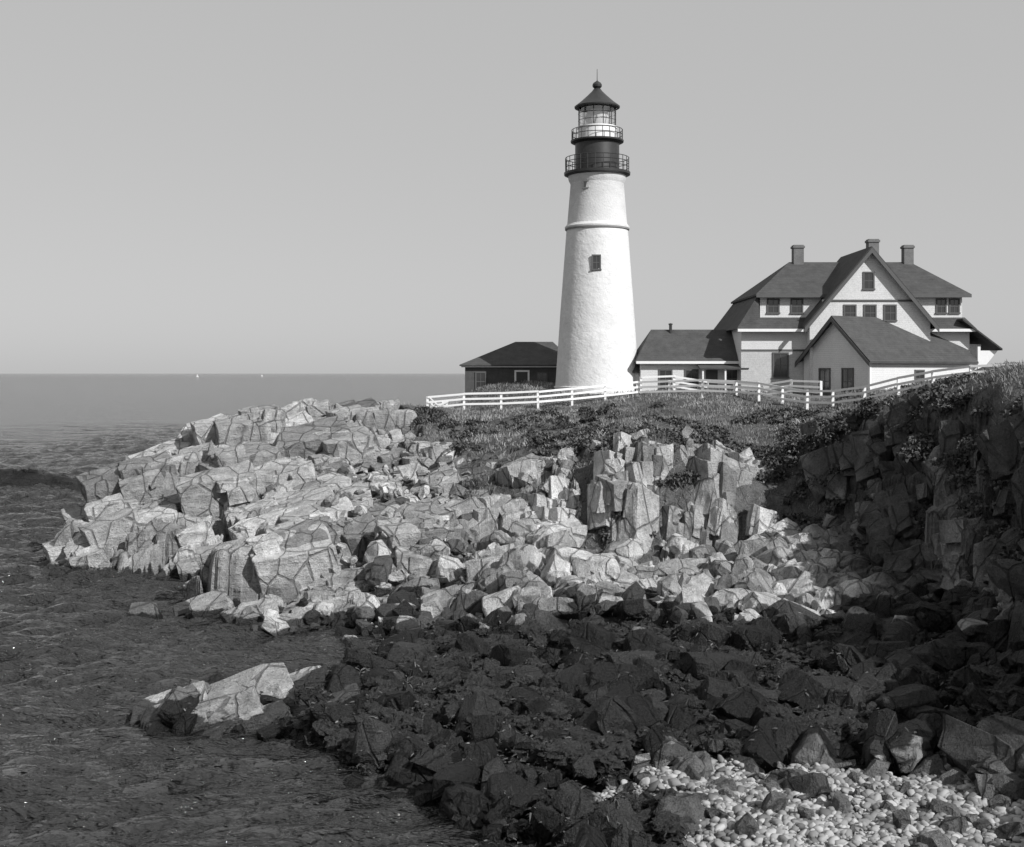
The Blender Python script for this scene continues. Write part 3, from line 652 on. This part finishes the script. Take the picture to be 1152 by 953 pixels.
# ------------------------------------------------------------------ fence
def fence(name,P_,hgt=1.25,step=2.3,rails=(.45,.82,1.18)):
    e_=emp(name,(0,0,0));po=[];ra_V=[];ra_F=[]
    pp=[]
    for (x0,y0),(x1,y1) in zip(P_[:-1],P_[1:]):
        n_=max(1,round(math.hypot(x1-x0,y1-y0)/step))
        for i in range(n_): pp.append((x0+(x1-x0)*i/n_,y0+(y1-y0)*i/n_))
    pp.append(P_[-1])
    zz=[max(ground(x_,y_),.5) for x_,y_ in pp]
    zz=[(zz[max(i-1,0)]+zz[i]+zz[min(i+1,len(zz)-1)])/3 for i in range(len(zz))]
    for (x_,y_),z_ in zip(pp,zz):
        t=random.uniform(-.03,.03);b_=bv(x_-.08,x_+.08,y_-.08,y_+.08,z_-.6,z_+hgt);po.append([(a+t*(c>z_),bb,c) for a,bb,c in b_])
    multi('posts',e_,po,FENCEM)
    for i in range(len(pp)-1):
        for r in rails:
            (xa,ya),(xb,yb)=pp[i],pp[i+1];dx,dy=xb-xa,yb-ya;l=math.hypot(dx,dy);nx_,ny_=-dy/l*.03,dx/l*.03
            ox_,oy_=(-nx_*3.6 if ny_>0 else nx_*3.6),(-abs(ny_)*3.6)
            za,zb=zz[i]+r+random.uniform(-.02,.02),zz[i+1]+r+random.uniform(-.02,.02);o_=len(ra_V)
            for (X,Y,Zc) in((xa,ya,za),(xb,yb,zb)):
                for sgn,dz in((-1,-.07),(1,-.07),(1,.07),(-1,.07)): ra_V.append((X+ox_+nx_*sgn,Y+oy_+ny_*sgn,Zc+dz))
            ra_F+=[(o_,o_+1,o_+5,o_+4),(o_+1,o_+2,o_+6,o_+5),(o_+2,o_+3,o_+7,o_+6),(o_+3,o_,o_+4,o_+7),(o_,o_+3,o_+2,o_+1),(o_+4,o_+5,o_+6,o_+7)]
    poly('rails',e_,ra_V,ra_F,FENCEM)
fence('white_rail_fence',[(-5.2,97),(-6.0,86.5),(1.85,86),(9.2,89),(15.6,84.5),(20.3,77),(26.2,69.5),(33,66)])
fence('white_rail_fence',[(9.6,90.5),(14.5,90.2),(21.5,84.6)])

def sailboat(loc,s):
    E=emp('sailboat',loc)
    poly('hull',E,[(-4*s,0,1*s),(4.6*s,0,1.2*s),(3*s,-1.2*s,1*s),(-3.6*s,-1.1*s,1*s),(3*s,1.2*s,1*s),(-3.6*s,1.1*s,1*s),(-3.3*s,0,-.4*s),(3*s,0,-.4*s)],[(0,3,2,1,4,5),(0,6,3),(3,6,7,2),(2,7,1),(1,7,4),(4,7,6,5),(5,6,0)],WTRIM)
    box('mast',E,-.1*s,.1*s,-.1*s,.1*s,1*s,11*s,WTRIM)
    poly('sails',E,[(-.15*s,.02,10.8*s),(-.15*s,.02,1.8*s),(-3.8*s,.5*s,1.8*s),(.2*s,.02,9.5*s),(.2*s,.02,1.7*s),(4.2*s,-.3*s,1.6*s)],[(0,1,2),(3,4,5)],WTRIM)
sailboat((-750,2900,0),.8);sailboat((-740,3600,0),.7)

# ------------------------------------------------------------------ light, sky, camera
az=R_(45);el=R_(34)
sd=Vector((math.sin(az)*math.cos(el),-math.cos(az)*math.cos(el),math.sin(el)))
sun=bpy.data.lights.new('sun','SUN');sun.energy=5.0;sun.angle=R_(.5);sun.color=(1,.998,.995)
so=bpy.data.objects.new('sun',sun);so.rotation_euler=sd.to_track_quat('Z','Y').to_euler();so.location=(30,-40,60);sc.collection.objects.link(so)
wd=bpy.data.worlds.new('World');sc.world=wd;wd.use_nodes=True;nt=wd.node_tree
sk=nt.nodes.new('ShaderNodeTexSky');sk.sky_type='NISHITA';sk.sun_disc=False;sk.sun_elevation=el;sk.sun_rotation=math.atan2(sd.x,sd.y)
sk.air_density=1.0;sk.dust_density=1.0;sk.ozone_density=1
bw=nt.nodes.new('ShaderNodeRGBToBW');bg=nt.nodes['Background'];bg.inputs[1].default_value=.095
nt.links.new(sk.outputs[0],bw.inputs[0])
hz=nt.nodes.new('ShaderNodeMix');hz.data_type='FLOAT';hz.inputs[0].default_value=.75;hz.inputs[3].default_value=6.0
nt.links.new(bw.outputs[0],hz.inputs[2]);nt.links.new(hz.outputs[0],bg.inputs[0])
cam=bpy.data.cameras.new('camera');cam.sensor_width=36;cam.lens=36*F/926;cam.shift_y=-45.5/926;cam.clip_start=.3;cam.clip_end=60000
co=bpy.data.objects.new('camera',cam);co.location=(0,0,CAMZ);co.rotation_euler=(math.pi/2,0,0);sc.collection.objects.link(co);sc.camera=co
sc.view_settings.view_transform='Standard';sc.view_settings.look='None';sc.view_settings.exposure=0
print('camera ground',ground(0,0), 'lh',ground(LX,LY))
